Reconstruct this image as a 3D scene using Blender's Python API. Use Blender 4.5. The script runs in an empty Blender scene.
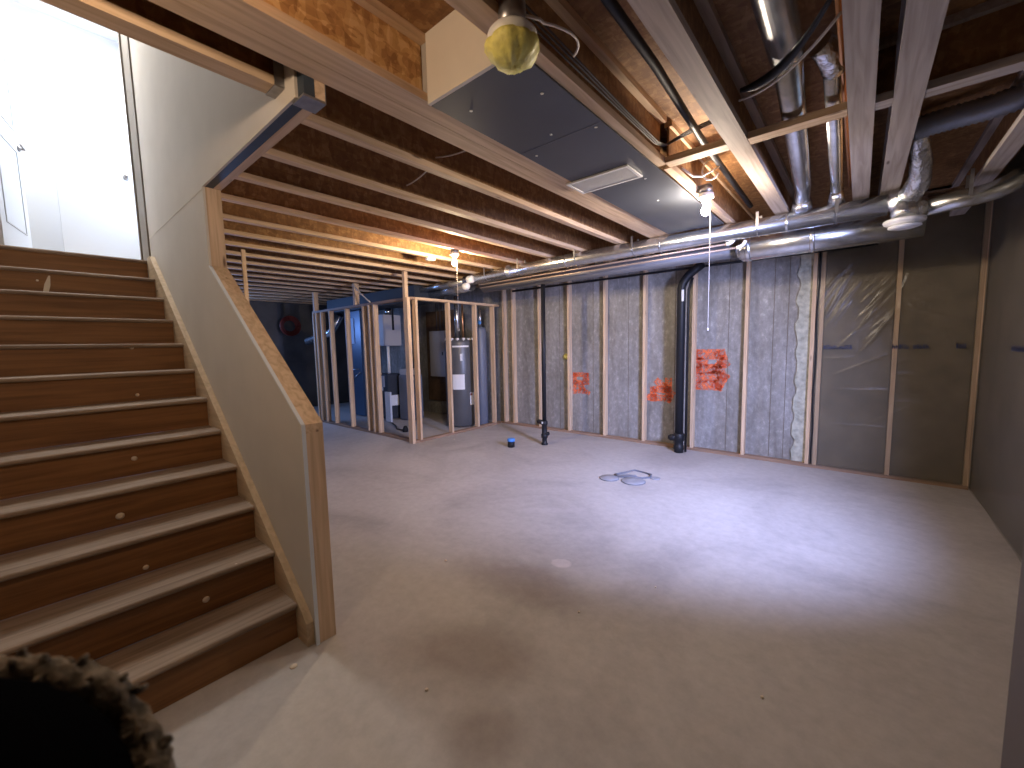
import bpy, bmesh, math, random
from mathutils import Vector, Matrix
random.seed(7)
S = bpy.context.scene
COL = S.collection
PI = math.pi

# ------------------------------------------------------------------ helpers
class MB:
    """collects shapes, then links them as one mesh object"""
    def __init__(s): s.bm = bmesh.new()
    def box(s, x0, x1, y0, y1, z0, z1, bevel=0, rot=None):
        r = bmesh.ops.create_cube(s.bm, size=1)
        vs = r['verts']
        c = Vector(((x0+x1)/2, (y0+y1)/2, (z0+z1)/2))
        M = Matrix.Diagonal((abs(x1-x0), abs(y1-y0), abs(z1-z0), 1))
        if rot is not None: M = rot.to_4x4() @ M
        bmesh.ops.transform(s.bm, matrix=Matrix.Translation(c) @ M, verts=vs)
        if bevel:
            es = list({e for v in vs for e in v.link_edges})
            bmesh.ops.bevel(s.bm, geom=es, offset=bevel, segments=2, affect='EDGES')
        return s
    def prism(s, pts, a, b, axis='y'):
        """polygon (2-D points) extruded from a to b along an axis"""
        def P(p, t):
            return {'y': (p[0], t, p[1]), 'x': (t, p[0], p[1]), 'z': (p[0], p[1], t)}[axis]
        v0 = [s.bm.verts.new(P(p, a)) for p in pts]; v1 = [s.bm.verts.new(P(p, b)) for p in pts]
        n = len(pts)
        s.bm.faces.new(v0); s.bm.faces.new(v1[::-1])
        for i in range(n): s.bm.faces.new((v0[i], v1[i], v1[(i+1) % n], v0[(i+1) % n]))
        return s
    def tube(s, path, r, n=12, caps=True, lump=0):
        path = [Vector(p) for p in path]; rings = []
        up = None
        for i, p in enumerate(path):
            if i == 0: d = path[1]-p
            elif i == len(path)-1: d = p-path[i-1]
            else: d = (path[i+1]-p).normalized()+(p-path[i-1]).normalized()
            d.normalize()
            if up is None:
                up = Vector((0, 0, 1)) if abs(d.z) < .9 else Vector((1, 0, 0))
            a = (up - d*up.dot(d)).normalized(); b = d.cross(a); up = a
            rr = r[i] if isinstance(r, (list, tuple)) else r
            rings.append([s.bm.verts.new(p+(a*math.cos(2*PI*k/n)+b*math.sin(2*PI*k/n))*rr*(1+random.uniform(-lump, lump))) for k in range(n)])
        for A, B in zip(rings, rings[1:]):
            for k in range(n):
                f = s.bm.faces.new((A[k], A[(k+1) % n], B[(k+1) % n], B[k])); f.smooth = True
        if caps:
            s.bm.faces.new(rings[0][::-1]); s.bm.faces.new(rings[-1])
        return s
    def lathe(s, prof, c=(0, 0, 0), n=28, rot=None):
        """profile of (radius, height) turned about z"""
        c = Vector(c); rings = []
        for r, z in prof:
            ring = []
            for k in range(n):
                v = Vector((r*math.cos(2*PI*k/n), r*math.sin(2*PI*k/n), z))
                if rot is not None: v = rot @ v
                ring.append(s.bm.verts.new(c+v))
            rings.append(ring)
        for A, B in zip(rings, rings[1:]):
            for k in range(n):
                f = s.bm.faces.new((A[k], A[(k+1) % n], B[(k+1) % n], B[k])); f.smooth = True
        s.bm.faces.new(rings[0][::-1]); s.bm.faces.new(rings[-1])
        return s
    def build(s, name, m, parent=None, label=None):
        bmesh.ops.recalc_face_normals(s.bm, faces=s.bm.faces)
        me = bpy.data.meshes.new(name); s.bm.to_mesh(me); s.bm.free()
        me.materials.append(m)
        o = bpy.data.objects.new(name, me); COL.objects.link(o)
        if parent: o.parent = parent
        if label: o['label'] = label
        return o

def box(*a, **k): return MB().box(*a, **k)
def tag(o, label, cat, group=None, kind=None):
    o['label'] = label; o['category'] = cat
    if group: o['group'] = group
    if kind: o['kind'] = kind
    return o
def thing(name, label, cat, loc=(0, 0, 0), group=None):
    o = bpy.data.objects.new(name, None); COL.objects.link(o)
    o.location = loc; o.empty_display_size = .1
    return tag(o, label, cat, group)
def struct(o): o['kind'] = 'structure'; return o
def arc(p0, p1, p2, n=8):
    p0, p1, p2 = map(Vector, (p0, p1, p2))
    return [p0*(1-t)**2+p1*2*t*(1-t)+p2*t*t for t in [i/n for i in range(n+1)]]

# ------------------------------------------------------------------ materials
def new(name):
    m = bpy.data.materials.new(name); m.use_nodes = True
    nt = m.node_tree; b = nt.nodes['Principled BSDF']
    return m, nt, b
def N(nt, t, **k):
    n = nt.nodes.new(t)
    for a, v in k.items():
        if a in n.inputs: n.inputs[a].default_value = v
        else: setattr(n, a, v)
    return n
def ramp(nt, stops):
    r = nt.nodes.new('ShaderNodeValToRGB'); cr = r.color_ramp
    while len(cr.elements) < len(stops): cr.elements.new(.5)
    for e, (p, c) in zip(cr.elements, stops):
        e.position = p; e.color = (c, c, c, 1) if isinstance(c, (int, float)) else (*c, 1)
    return r
def mapped(nt, scale=(1, 1, 1), rot=(0, 0, 0), loc=(0, 0, 0)):
    tc = nt.nodes.new('ShaderNodeTexCoord'); mp = nt.nodes.new('ShaderNodeMapping')
    mp.inputs['Scale'].default_value = scale; mp.inputs['Rotation'].default_value = rot; mp.inputs['Location'].default_value = loc
    nt.links.new(tc.outputs['Object'], mp.inputs['Vector'])
    return mp
def bump(nt, b, src, strength=.3, dist=.01):
    n = nt.nodes.new('ShaderNodeBump'); n.inputs['Strength'].default_value = strength; n.inputs['Distance'].default_value = dist
    nt.links.new(src, n.inputs['Height']); nt.links.new(n.outputs['Normal'], b.inputs['Normal'])
def plain(name, col, rough=.6, metal=0, noise=0, nscale=8, bmp=0, spec=.5):
    m, nt, b = new(name)
    b.inputs['Base Color'].default_value = (*col, 1); b.inputs['Roughness'].default_value = rough
    b.inputs['Metallic'].default_value = metal; b.inputs['Specular IOR Level'].default_value = spec
    if noise or bmp:
        mp = mapped(nt); n = N(nt, 'ShaderNodeTexNoise', Scale=nscale, Detail=6.0)
        nt.links.new(mp.outputs[0], n.inputs['Vector'])
        if noise:
            r = ramp(nt, [(.3, tuple(c*(1-noise) for c in col)), (.7, tuple(min(1, c*(1+noise)) for c in col))])
            nt.links.new(n.outputs['Fac'], r.inputs['Fac']); nt.links.new(r.outputs['Color'], b.inputs['Base Color'])
        if bmp: bump(nt, b, n.outputs['Fac'], bmp, .02)
    return m
def wood(name, c0, c1, axis='y', rough=.65, knots=True):
    """sawn softwood; the grain runs along one axis"""
    m, nt, b = new(name)
    sc = {'x': (1.2, 22, 22), 'y': (22, 1.2, 22), 'z': (22, 22, 1.2)}[axis]
    mp = mapped(nt, sc); n = N(nt, 'ShaderNodeTexNoise', Scale=1.6, Detail=8.0, Distortion=.6)
    nt.links.new(mp.outputs[0], n.inputs['Vector'])
    r = ramp(nt, [(.3, c0), (.62, c1)])
    nt.links.new(n.outputs['Fac'], r.inputs['Fac'])
    out = r.outputs['Color']
    if knots:
        sk = {'x': (1.1, 5, 5), 'y': (5, 1.1, 5), 'z': (5, 5, 1.1)}[axis]
        mk = mapped(nt, sk, loc=(.3, .7, .1)); v = N(nt, 'ShaderNodeTexVoronoi', Scale=1.6)
        nt.links.new(mk.outputs[0], v.inputs['Vector'])
        rk = ramp(nt, [(.03, 1.0), (.09, 0.0)]); nt.links.new(v.outputs['Distance'], rk.inputs['Fac'])
        mx = N(nt, 'ShaderNodeMix', data_type='RGBA')
        nt.links.new(rk.outputs['Color'], mx.inputs['Factor']); nt.links.new(out, mx.inputs[6])
        mx.inputs[7].default_value = (c0[0]*.35, c0[1]*.3, c0[2]*.3, 1); out = mx.outputs[2]
    nt.links.new(out, b.inputs['Base Color']); b.inputs['Roughness'].default_value = rough
    bump(nt, b, n.outputs['Fac'], .15, .004)
    return m
def osb(name, cols, scale=1.0):
    """strand board: long flakes of several browns lying at all angles"""
    m, nt, b = new(name)
    outs = []
    for k, (rot, sc) in enumerate([((.3, .5, .4), (34, 11, 30)), ((.9, -.4, -.8), (13, 34, 26)), ((-.5, .8, 1.2), (28, 30, 12))]):
        mp = mapped(nt, tuple(q*scale for q in sc), rot, (k*3.1, k, k*.7))
        nz = N(nt, 'ShaderNodeTexNoise', Scale=.35, Detail=2.0); nt.links.new(mp.outputs[0], nz.inputs['Vector'])
        mxv = N(nt, 'ShaderNodeMix', data_type='VECTOR'); mxv.inputs['Factor'].default_value = .35
        ad = N(nt, 'ShaderNodeVectorMath', operation='MULTIPLY_ADD')
        nt.links.new(nz.outputs['Color'], ad.inputs[0]); ad.inputs[1].default_value = (2.5, 2.5, 2.5); nt.links.new(mp.outputs[0], ad.inputs[2])
        v = N(nt, 'ShaderNodeTexVoronoi', Scale=1.0); nt.links.new(ad.outputs[0], v.inputs['Vector'])
        bw = nt.nodes.new('ShaderNodeSeparateColor'); nt.links.new(v.outputs['Color'], bw.inputs[0])
        outs.append(bw.outputs[k % 3])
    a = N(nt, 'ShaderNodeMath', operation='ADD'); nt.links.new(outs[0], a.inputs[0]); nt.links.new(outs[1], a.inputs[1])
    a2 = N(nt, 'ShaderNodeMath', operation='ADD'); nt.links.new(a.outputs[0], a2.inputs[0]); nt.links.new(outs[2], a2.inputs[1])
    d = N(nt, 'ShaderNodeMath', operation='DIVIDE'); nt.links.new(a2.outputs[0], d.inputs[0]); d.inputs[1].default_value = 3
    r = ramp(nt, [(.18, cols[0]), (.45, cols[1]), (.62, cols[2]), (.85, cols[3])])
    nt.links.new(d.outputs[0], r.inputs['Fac']); nt.links.new(r.outputs['Color'], b.inputs['Base Color'])
    b.inputs['Roughness'].default_value = .7
    bump(nt, b, d.outputs[0], .35, .004)
    return m

M = {}
pine0, pine1 = (.50, .34, .21), (.70, .52, .35)
for ax in 'xyz':
    M['pine_'+ax] = wood('pine_'+ax, pine0, pine1, ax)
M['greywood'] = wood('grey_pine', (.30, .25, .22), (.44, .39, .36), 'y')  # greyer, darker pine for the right-hand joists and blocks
M['greyx'] = wood('grey_cross_pine', (.30, .25, .22), (.44, .39, .36), 'x')
M['plate'] = wood('shaded_plate_pine', (.22, .135, .085), (.36, .24, .165), 'x', knots=False)  # darker pine: shadow on the wall plates put into the colour
M['skirt'] = wood('skirt_pine', (.48, .36, .23), (.62, .48, .32), 'x')
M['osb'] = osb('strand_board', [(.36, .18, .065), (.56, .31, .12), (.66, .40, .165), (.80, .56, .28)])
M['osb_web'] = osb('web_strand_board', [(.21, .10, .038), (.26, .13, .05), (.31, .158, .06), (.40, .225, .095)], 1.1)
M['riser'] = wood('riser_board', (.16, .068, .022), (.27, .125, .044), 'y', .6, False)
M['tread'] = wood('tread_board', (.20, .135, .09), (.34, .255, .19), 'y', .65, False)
M['drywall'] = plain('drywall_paint', (.62, .575, .515), .8, noise=.04, nscale=3)
M['white'] = plain('white_paint', (.68, .72, .78), .5)
M['whiteplastic'] = plain('white_plastic', (.82, .82, .80), .4)
M['galv'] = plain('galvanised_steel', (.62, .64, .66), .27, .95, noise=.14, nscale=14, bmp=.05)
M['darkduct'] = plain('dull_dark_steel', (.035, .045, .06), .6, .2)
M['dullduct'] = plain('dull_steel', (.25, .25, .26), .55, .6)
M['foil'] = plain('crinkled_foil', (.72, .74, .77), .18, 1, bmp=.9, nscale=22)
M['strap'] = plain('hanger_steel', (.36, .36, .38), .35, .9, noise=.2, nscale=20)
M['slate'] = plain('slate_sheet', (.075, .085, .105), .42, .2, noise=.12, nscale=2)
M['beige'] = plain('beige_board', (.74, .70, .62), .75, noise=.03)
M['black'] = plain('black_plastic', (.012, .013, .016), .5, spec=.3)
M['cable'] = plain('cable_jacket', (.07, .055, .05), .55)
M['whitecable'] = plain('white_cable', (.62, .56, .5), .5)
M['copper'] = plain('copper_pipe', (.65, .34, .17), .35, .9)
M['waterline'] = plain('dull_copper', (.42, .32, .25), .4, .5)
M['header'] = plain('blue_sheathing', (.035, .05, .07), .5, noise=.2)
M['tank'] = plain('tank_shell', (.10, .105, .115), .38, .1, noise=.08, nscale=4)
M['darkcab'] = plain('dark_cabinet', (.05, .06, .08), .4, .3)
M['cab'] = plain('grey_cabinet', (.42, .42, .45), .45)
M['greycab'] = plain('slate_cabinet', (.14, .16, .21), .45)
M['paper'] = plain('paper_label', (.75, .77, .8), .7)
M['ink'] = plain('printed_ink', (.02, .03, .09), .6)
M['yellow'] = plain('yellow_cover', (.86, .78, .22), .5, noise=.2, nscale=30, bmp=.4)
M['bluecap'] = plain('blue_cap', (.08, .28, .72), .4)
M['red'] = plain('red_tubing', (.16, .02, .015), .45)
M['lid'] = plain('grey_lid', (.30, .31, .35), .5, noise=.1)
M['rim'] = plain('dark_rim', (.13, .14, .17), .5)
M['nickel'] = plain('brushed_nickel', (.35, .35, .36), .35, .9)
M['drop'] = plain('plaster_crumb', (.72, .62, .5), .8)
M['foam'] = plain('insulation_foam', (.42, .43, .36), .85, noise=.3, nscale=18, bmp=.6)
M['cloth'] = plain('black_cloth', (.002, .002, .0025), 1, spec=.0)
M['bluelit'] = plain('blue_lit_panel', (.28, .42, .68), .45)  # blue light on the duct side, put into the panel colour

# fleece
m, nt, b = new('fleece_trim')
mp = mapped(nt); n = N(nt, 'ShaderNodeTexNoise', Scale=60.0, Detail=4.0); nt.links.new(mp.outputs[0], n.inputs['Vector'])
r = ramp(nt, [(.35, (.06, .048, .034)), (.6, (.19, .15, .11))]); nt.links.new(n.outputs['Fac'], r.inputs['Fac'])
nt.links.new(r.outputs['Color'], b.inputs['Base Color']); b.inputs['Roughness'].default_value = 1; bump(nt, b, n.outputs['Fac'], 1, .01)
M['fleece'] = m

# bulb glass
def bulb_mat(name, col, st):
    m, nt, b = new(name); b.inputs['Base Color'].default_value = (1, .95, .85, 1)
    b.inputs['Emission Color'].default_value = (*col, 1); b.inputs['Emission Strength'].default_value = st
    return m
M['bulb_a'] = bulb_mat('lit_bulb_far', (1, .76, .46), 1700)
M['bulb_b'] = bulb_mat('lit_bulb_near', (1, .82, .64), 1300)
M['bulb_c'] = bulb_mat('lit_bulb_behind', (1, .72, .48), 560)

# concrete slab: trowel clouds, damp stain and pale scuffs
m, nt, b = new('concrete_slab')
mp = mapped(nt); n1 = N(nt, 'ShaderNodeTexNoise', Scale=.75, Detail=9.0, Roughness=.62, Distortion=.7)
n2 = N(nt, 'ShaderNodeTexNoise', Scale=14.0, Detail=8.0, Roughness=.7)
for n in (n1, n2): nt.links.new(mp.outputs[0], n.inputs['Vector'])
r1 = ramp(nt, [(.33, (.37, .345, .34)), (.52, (.475, .45, .44)), (.7, (.52, .495, .48))]); nt.links.new(n1.outputs['Fac'], r1.inputs['Fac'])
r2 = ramp(nt, [(.3, .86), (.7, 1.06)]); nt.links.new(n2.outputs['Fac'], r2.inputs['Fac'])
mx = N(nt, 'ShaderNodeMix', data_type='RGBA', blend_type='MULTIPLY'); mx.inputs['Factor'].default_value = 1
nt.links.new(r1.outputs['Color'], mx.inputs[6]); nt.links.new(r2.outputs['Color'], mx.inputs[7])
col = mx.outputs[2]
def blotch(col, cx, cy, sx, sy, rz, c, amt, soft=(.55, 1.0), nsc=3.0, nst=.55):
    tc = N(nt, 'ShaderNodeTexCoord'); sub = N(nt, 'ShaderNodeVectorMath', operation='SUBTRACT'); sub.inputs[1].default_value = (cx, cy, 0)
    nt.links.new(tc.outputs['Object'], sub.inputs[0])
    mp = N(nt, 'ShaderNodeMapping', vector_type='TEXTURE'); mp.inputs['Rotation'].default_value = (0, 0, rz); mp.inputs['Scale'].default_value = (sx, sy, 1)
    nt.links.new(sub.outputs[0], mp.inputs['Vector'])
    ln = N(nt, 'ShaderNodeVectorMath', operation='LENGTH'); nt.links.new(mp.outputs[0], ln.inputs[0])
    nz = N(nt, 'ShaderNodeTexNoise', Scale=nsc, Detail=5.0); nt.links.new(tc.outputs['Object'], nz.inputs['Vector'])
    ma = N(nt, 'ShaderNodeMath', operation='MULTIPLY_ADD'); nt.links.new(nz.outputs['Fac'], ma.inputs[0]); ma.inputs[1].default_value = nst
    nt.links.new(ln.outputs['Value'], ma.inputs[2])
    rr = ramp(nt, [(soft[0], 1.0), (soft[1], 0.0)]); nt.links.new(ma.outputs[0], rr.inputs['Fac'])
    mm = N(nt, 'ShaderNodeMath', operation='MULTIPLY'); nt.links.new(rr.outputs['Color'], mm.inputs[0]); mm.inputs[1].default_value = amt
    q = N(nt, 'ShaderNodeMix', data_type='RGBA', blend_type='MULTIPLY'); nt.links.new(mm.outputs[0], q.inputs['Factor'])
    nt.links.new(col, q.inputs[6]); q.inputs[7].default_value = (*c, 1)
    return q.outputs[2]
STAIN = (.62, .55, .52)
col = blotch(col, -1.43, 1.28, .62, .40, .5, STAIN, .8)
col = blotch(col, -1.62, 1.95, .80, .38, .15, STAIN, .65)
col = blotch(col, -1.05, 1.02, .28, .30, .0, STAIN, .6)
col = blotch(col, -1.52, 2.28, .11, .09, .4, (1.35, 1.32, 1.3), .9, (.7, .85), 6, .3)
col = blotch(col, -2.1, 3.0, .5, .12, .7, (1.12, 1.12, 1.14), .8)
nt.links.new(col, b.inputs['Base Color']); b.inputs['Roughness'].default_value = .62
bump(nt, b, n2.outputs['Fac'], .12, .006)
M['slab'] = m

# foundation wall: grey poured concrete with vertical runs
m, nt, b = new('foundation_concrete')
mp = mapped(nt, (3.2, 3, .55)); n1 = N(nt, 'ShaderNodeTexNoise', Scale=1.5, Detail=9.0, Roughness=.65, Distortion=.3); nt.links.new(mp.outputs[0], n1.inputs['Vector'])
mp2 = mapped(nt, (1, 1, .7)); n2 = N(nt, 'ShaderNodeTexNoise', Scale=16.0, Detail=10.0, Roughness=.75); nt.links.new(mp2.outputs[0], n2.inputs['Vector'])
r1 = ramp(nt, [(.32, (.19, .18, .16)), (.55, (.30, .295, .285)), (.75, (.40, .40, .40))]); nt.links.new(n1.outputs['Fac'], r1.inputs['Fac'])
r2 = ramp(nt, [(.36, .72), (.55, 1.0), (.66, 1.45), (.72, 2.0)]); nt.links.new(n2.outputs['Fac'], r2.inputs['Fac'])
mx = N(nt, 'ShaderNodeMix', data_type='RGBA', blend_type='MULTIPLY'); mx.inputs['Factor'].default_value = .9
nt.links.new(r1.outputs['Color'], mx.inputs[6]); nt.links.new(r2.outputs['Color'], mx.inputs[7]); nt.links.new(mx.outputs[2], b.inputs['Base Color'])
b.inputs['Roughness'].default_value = .5; bump(nt, b, n2.outputs['Fac'], .5, .01)
M['foundation'] = m
M['insul'] = plain('brown_insulation', (.13, .105, .07), .7, noise=.25, nscale=5, bmp=.4)
M['darkwall'] = plain('dark_far_wall', (.10, .10, .105), .7, noise=.3, nscale=2)

# orange spray paint with broken edges
m, nt, b = new('orange_spray_paint')
b.inputs['Base Color'].default_value = (.95, .20, .065, 1); b.inputs['Roughness'].default_value = .6
mp = mapped(nt); n = N(nt, 'ShaderNodeTexNoise', Scale=26.0, Detail=6.0, Roughness=.8); nt.links.new(mp.outputs[0], n.inputs['Vector'])
r = ramp(nt, [(.36, .0), (.60, .9)]); nt.links.new(n.outputs['Fac'], r.inputs['Fac']); nt.links.new(r.outputs['Color'], b.inputs['Alpha'])
M['orange'] = m

# clear poly film
m, nt, b = new('poly_film')
nt.nodes.remove(b)
tr = N(nt, 'ShaderNodeBsdfTransparent'); tr.inputs['Color'].default_value = (.93, .92, .89, 1)
gl = N(nt, 'ShaderNodeBsdfGlossy'); gl.inputs['Roughness'].default_value = .30; gl.inputs['Color'].default_value = (.9, .92, .95, 1)
df = N(nt, 'ShaderNodeBsdfDiffuse'); df.inputs['Color'].default_value = (.30, .27, .21, 1)
m1 = N(nt, 'ShaderNodeMixShader'); m1.inputs[0].default_value = .20; nt.links.new(tr.outputs[0], m1.inputs[1]); nt.links.new(df.outputs[0], m1.inputs[2])
fr = N(nt, 'ShaderNodeFresnel', IOR=1.42); ad = N(nt, 'ShaderNodeMath', operation='ADD'); nt.links.new(fr.outputs[0], ad.inputs[0]); ad.inputs[1].default_value = .03; ad.operation = 'MINIMUM'; ad.inputs[1].default_value = .17
m2 = N(nt, 'ShaderNodeMixShader'); nt.links.new(ad.outputs[0], m2.inputs[0]); nt.links.new(m1.outputs[0], m2.inputs[1]); nt.links.new(gl.outputs[0], m2.inputs[2])
nt.links.new(m2.outputs[0], nt.nodes['Material Output'].inputs['Surface'])
mp = mapped(nt, (6, 6, 2.2), (0, .6, 0)); n = N(nt, 'ShaderNodeTexNoise', Scale=1.3, Detail=3.0, Distortion=.8); nt.links.new(mp.outputs[0], n.inputs['Vector'])
bp = N(nt, 'ShaderNodeBump'); bp.inputs['Strength'].default_value = .12; bp.inputs['Distance'].default_value = .03
nt.links.new(n.outputs['Fac'], bp.inputs['Height'])
for q in (gl, df): nt.links.new(bp.outputs[0], q.inputs['Normal'])
M['film'] = m

# window glass
m, nt, b = new('window_glass'); b.inputs['Transmission Weight'].default_value = 1; b.inputs['Roughness'].default_value = .02
b.inputs['Base Color'].default_value = (.9, .95, 1, 1); M['glass'] = m

# ------------------------------------------------------------------ dimensions
Z = 2.673            # underside of the joists
ZT = 2.975           # underside of the subfloor
YB = 5.896           # front of the wall studs
XR = .884            # right wall
XL = -11.0
YS = .80             # end of the treads
DW = .838            # stair drywall face
RUN, RISE, X0 = .2673, .1982, -1.9105
XLAND = X0-12*RUN; ZLAND = 12*RISE
YF = -2.6

# ------------------------------------------------------------------ the setting
struct(box(XL-.1, XR+.3, YF-.1, 6.1, -.12, 0).build('floor', M['slab']))
wb = struct(box(XL-.1, XR+.3, 5.99, 6.15, 0, ZT+.1).build('wall_back', M['foundation']))
# ceiling deck with the stair opening left out
c = MB()
c.box(-2.02, XR+.3, YF-.1, 6.15, ZT, ZT+.02)
c.box(-5.38, -2.02, .90, 6.15, ZT, ZT+.02); c.box(XL-.1, -5.38, 1.28, 6.15, ZT, ZT+.02)
c.box(XL-.1, -2.02, YF-.1, -.40, ZT, ZT+.02)
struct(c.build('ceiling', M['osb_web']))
# right wall with a window high up, nearer than the frame shows
WY0, WY1, WZ0, WZ1 = 2.10, 3.22, 1.45, 2.35
c = MB()
c.box(XR+.02, XR+.26, YF, WY0, 0, ZT); c.box(XR+.02, XR+.26, WY1, 6.0, 0, ZT)
c.box(XR+.02, XR+.26, WY0, WY1, 0, WZ0); c.box(XR+.02, XR+.26, WY0, WY1, WZ1, ZT)
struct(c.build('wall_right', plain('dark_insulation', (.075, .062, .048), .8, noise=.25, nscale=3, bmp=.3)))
w = MB()
for a, bq, z0, z1 in [(WY0, WY1, WZ0, WZ0+.05), (WY0, WY1, WZ1-.05, WZ1), (WY0, WY0+.05, WZ0+.05, WZ1-.05), (WY1-.05, WY1, WZ0+.05, WZ1-.05), ((WY0+WY1)/2-.02, (WY0+WY1)/2+.02, WZ0+.05, WZ1-.05)]:
    w.box(XR+.14, XR+.20, a, bq, z0, z1)
wf = struct(w.build('window_1', M['white']))
box(XR+.165, XR+.172, WY0+.05, WY1-.05, WZ0+.05, WZ1-.05).build('pane', M['glass'], wf)
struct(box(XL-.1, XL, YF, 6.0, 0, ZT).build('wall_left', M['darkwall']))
struct(box(XL, XR+.2, YF-.1, YF, 0, ZT).build('wall_front', M['insul']))
# the grey wall end at the right edge of the view
struct(box(.316, .90, 1.00, 1.48, 0, Z-.003).build('wall_near_right', plain('grey_board', (.10, .085, .08), .8)))
# stairwell: left side wall, far wall of the upper hall, its ceiling and landing
struct(box(-7.2, -2.14, -.42, -.34, 0, 5.3).build('wall_stair_left', M['drywall']))
struct(box(-7.2, -7.1, -.42, 1.28, ZLAND, 5.3).build('wall_upper_hall', M['white']))
struct(box(-7.2, -5.385, 1.20, 1.28, ZLAND-.18, 5.3).build('wall_upper_side', M['white']))
struct(box(-7.2, -2.0, -.42, 1.28, 5.3, 5.36).build('ceiling_upper', M['white']))
struct(box(-2.06, -2.0, -.42, DW, ZT, 5.3).build('wall_upper_right', M['drywall']))
struct(box(-7.1, XLAND-.03, -.34, DW-.002, ZLAND-.19, ZLAND-.012).box(-7.1, -5.385, DW-.002, 1.20, ZLAND-.19, ZLAND-.012).build('floor_upper', M['greywood']))
# drywall on the stair partition: sloped at the foot, cut out under the header
E0, E1 = -2.066, -3.345
pts = [(E0, 0), (E0, 1.148), (E1, 2.085), (E1+.02, 2.585), (E0+.16, 2.585), (E0+.16, ZT), (-2.06, ZT), (-2.06, 5.3), (-5.40, 5.3), (-5.40, 0)]
pts = [(E0, 0), (E0, 1.148), (E1, 2.085), (E1, 2.60), (-1.90, 2.60), (-1.90, ZT-.004), (-2.0, ZT-.004), (-2.06, ZT-.004), (-2.06, 5.29), (-5.469, 5.29), (-5.469, 0)]
wd = struct(MB().prism(pts, DW, DW+.013).build('wall_stair', M['drywall']))
# raw white gypsum edges and the taped seam
e = MB()
e.box(E0, E0+.006, DW-.004, DW+.014, 0, 1.15)
th = math.atan2(2.085-1.148, E1-E0)
L = math.hypot(2.085-1.148, E1-E0)
e.box((E0+E1)/2-L/2, (E0+E1)/2+L/2, DW-.004, DW+.014, (1.148+2.085)/2, (1.148+2.085)/2+.006, rot=Matrix.Rotation(-th, 3, 'Y'))
e.build('drywall_edge', M['white'], wd)
box(-5.3, E1, DW-.0015, DW+.002, 2.585, 2.597).build('drywall_seam', plain('joint_tape', (.66, .61, .53), .8), wd)
# trim at the top of the stairs, corner shade put into its dark colour
t = MB(); t.box(-5.47, -5.17, DW-.012, DW-.001, ZLAND-.01, 5.29); t.box(-5.50, -5.471, DW-.025, DW+.10, ZLAND-.01, 5.29)
struct(t.build('trim_1', plain('shaded_trim', (.24, .21, .18), .7)))

# doors in the upper hall
dr = MB()
d1 = box(0, .76, -.018, .018, 0, 2.03).build('door_1', M['white']); struct(d1)
d1.location = (-5.95, .10, ZLAND); d1.rotation_euler = (0, 0, math.radians(-12))
for z0, z1 in ((.22, .95), (1.12, 1.86)):
    g = MB()
    for yy in (.020, -.020):
        g.box(.12, .64, yy-.003, yy+.003, z0, z0+.012); g.box(.12, .64, yy-.003, yy+.003, z1-.012, z1)
        g.box(.12, .132, yy-.003, yy+.003, z0+.012, z1-.012); g.box(.628, .64, yy-.003, yy+.003, z0+.012, z1-.012)
    g.build('door_panel', plain('panel_line', (.55, .57, .6), .5), d1)
h = MB(); h.lathe([(.026, 0), (.026, .012), (.011, .014), (.011, .045)], (.06, .018, 1.0), 16, Matrix.Rotation(-PI/2, 3, 'X'))
h.tube([(.06, .055, 1.0), (.09, .058, 1.0), (.17, .058, .998)], .009, 8)
h.build('door_handle', M['nickel'], d1)
d2 = struct(box(-6.50, -6.46, .35, 1.16, ZLAND, ZLAND+2.05).build('door_2', M['white']))
h = MB(); h.lathe([(.028, 0), (.028, .01), (.012, .014), (.012, .04), (.027, .05), (.030, .065), (.024, .08), (.006, .086)], (-6.46, .90, 3.50), 18, Matrix.Rotation(PI/2, 3, 'Y'))
h.build('door_handle', M['nickel'], d2)

# ------------------------------------------------------------------ staircase
st = thing('staircase', 'brown wooden staircase with dusty treads climbing to the bright upper hall', 'staircase', (X0-RUN, .3, 0))
def kid(mb, name, m, par, label=None):
    """a part given in world coordinates under an Empty placed at its base"""
    o = mb.build(name, m, None, label); o.parent = par
    o.matrix_parent_inverse = Matrix.Translation(par.location).inverted()
    return o
for i in range(1, 13):
    nx = X0-i*RUN; z = i*RISE
    prof = [(nx-RUN-.02, z-.028), (nx-.014, z-.028)]
    prof += [(nx-.014+.014*math.sin(a), z-.014-.014*math.cos(a)) for a in [PI*k/8 for k in range(1, 8)]]
    prof += [(nx-.014, z), (nx-RUN-.02, z)]
    if i == 12: prof = [(x if x > nx-.1 else XLAND-.12, zz) for x, zz in prof]
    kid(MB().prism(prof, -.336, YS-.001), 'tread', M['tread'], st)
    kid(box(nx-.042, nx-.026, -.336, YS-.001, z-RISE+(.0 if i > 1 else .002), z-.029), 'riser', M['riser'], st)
# skirt board along the drywall
def skz(x): return 1.165+(x+3.412)*(.178-1.165)/(-2.14+3.412)
sx1 = -2.085
pts = [(sx1, .002), (sx1, skz(sx1)-.01), (-2.14, skz(-2.14)), (-5.00, skz(-5.00)), (-5.12, skz(-5.00)+.0), (-5.12, ZLAND-.06), (-5.12, ZLAND-.35), (-2.45, .002)]
kid(MB().prism(pts, YS, DW-.002), 'skirt_board', M['skirt'], st, 'pale pine skirt board against the drywall')
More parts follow.
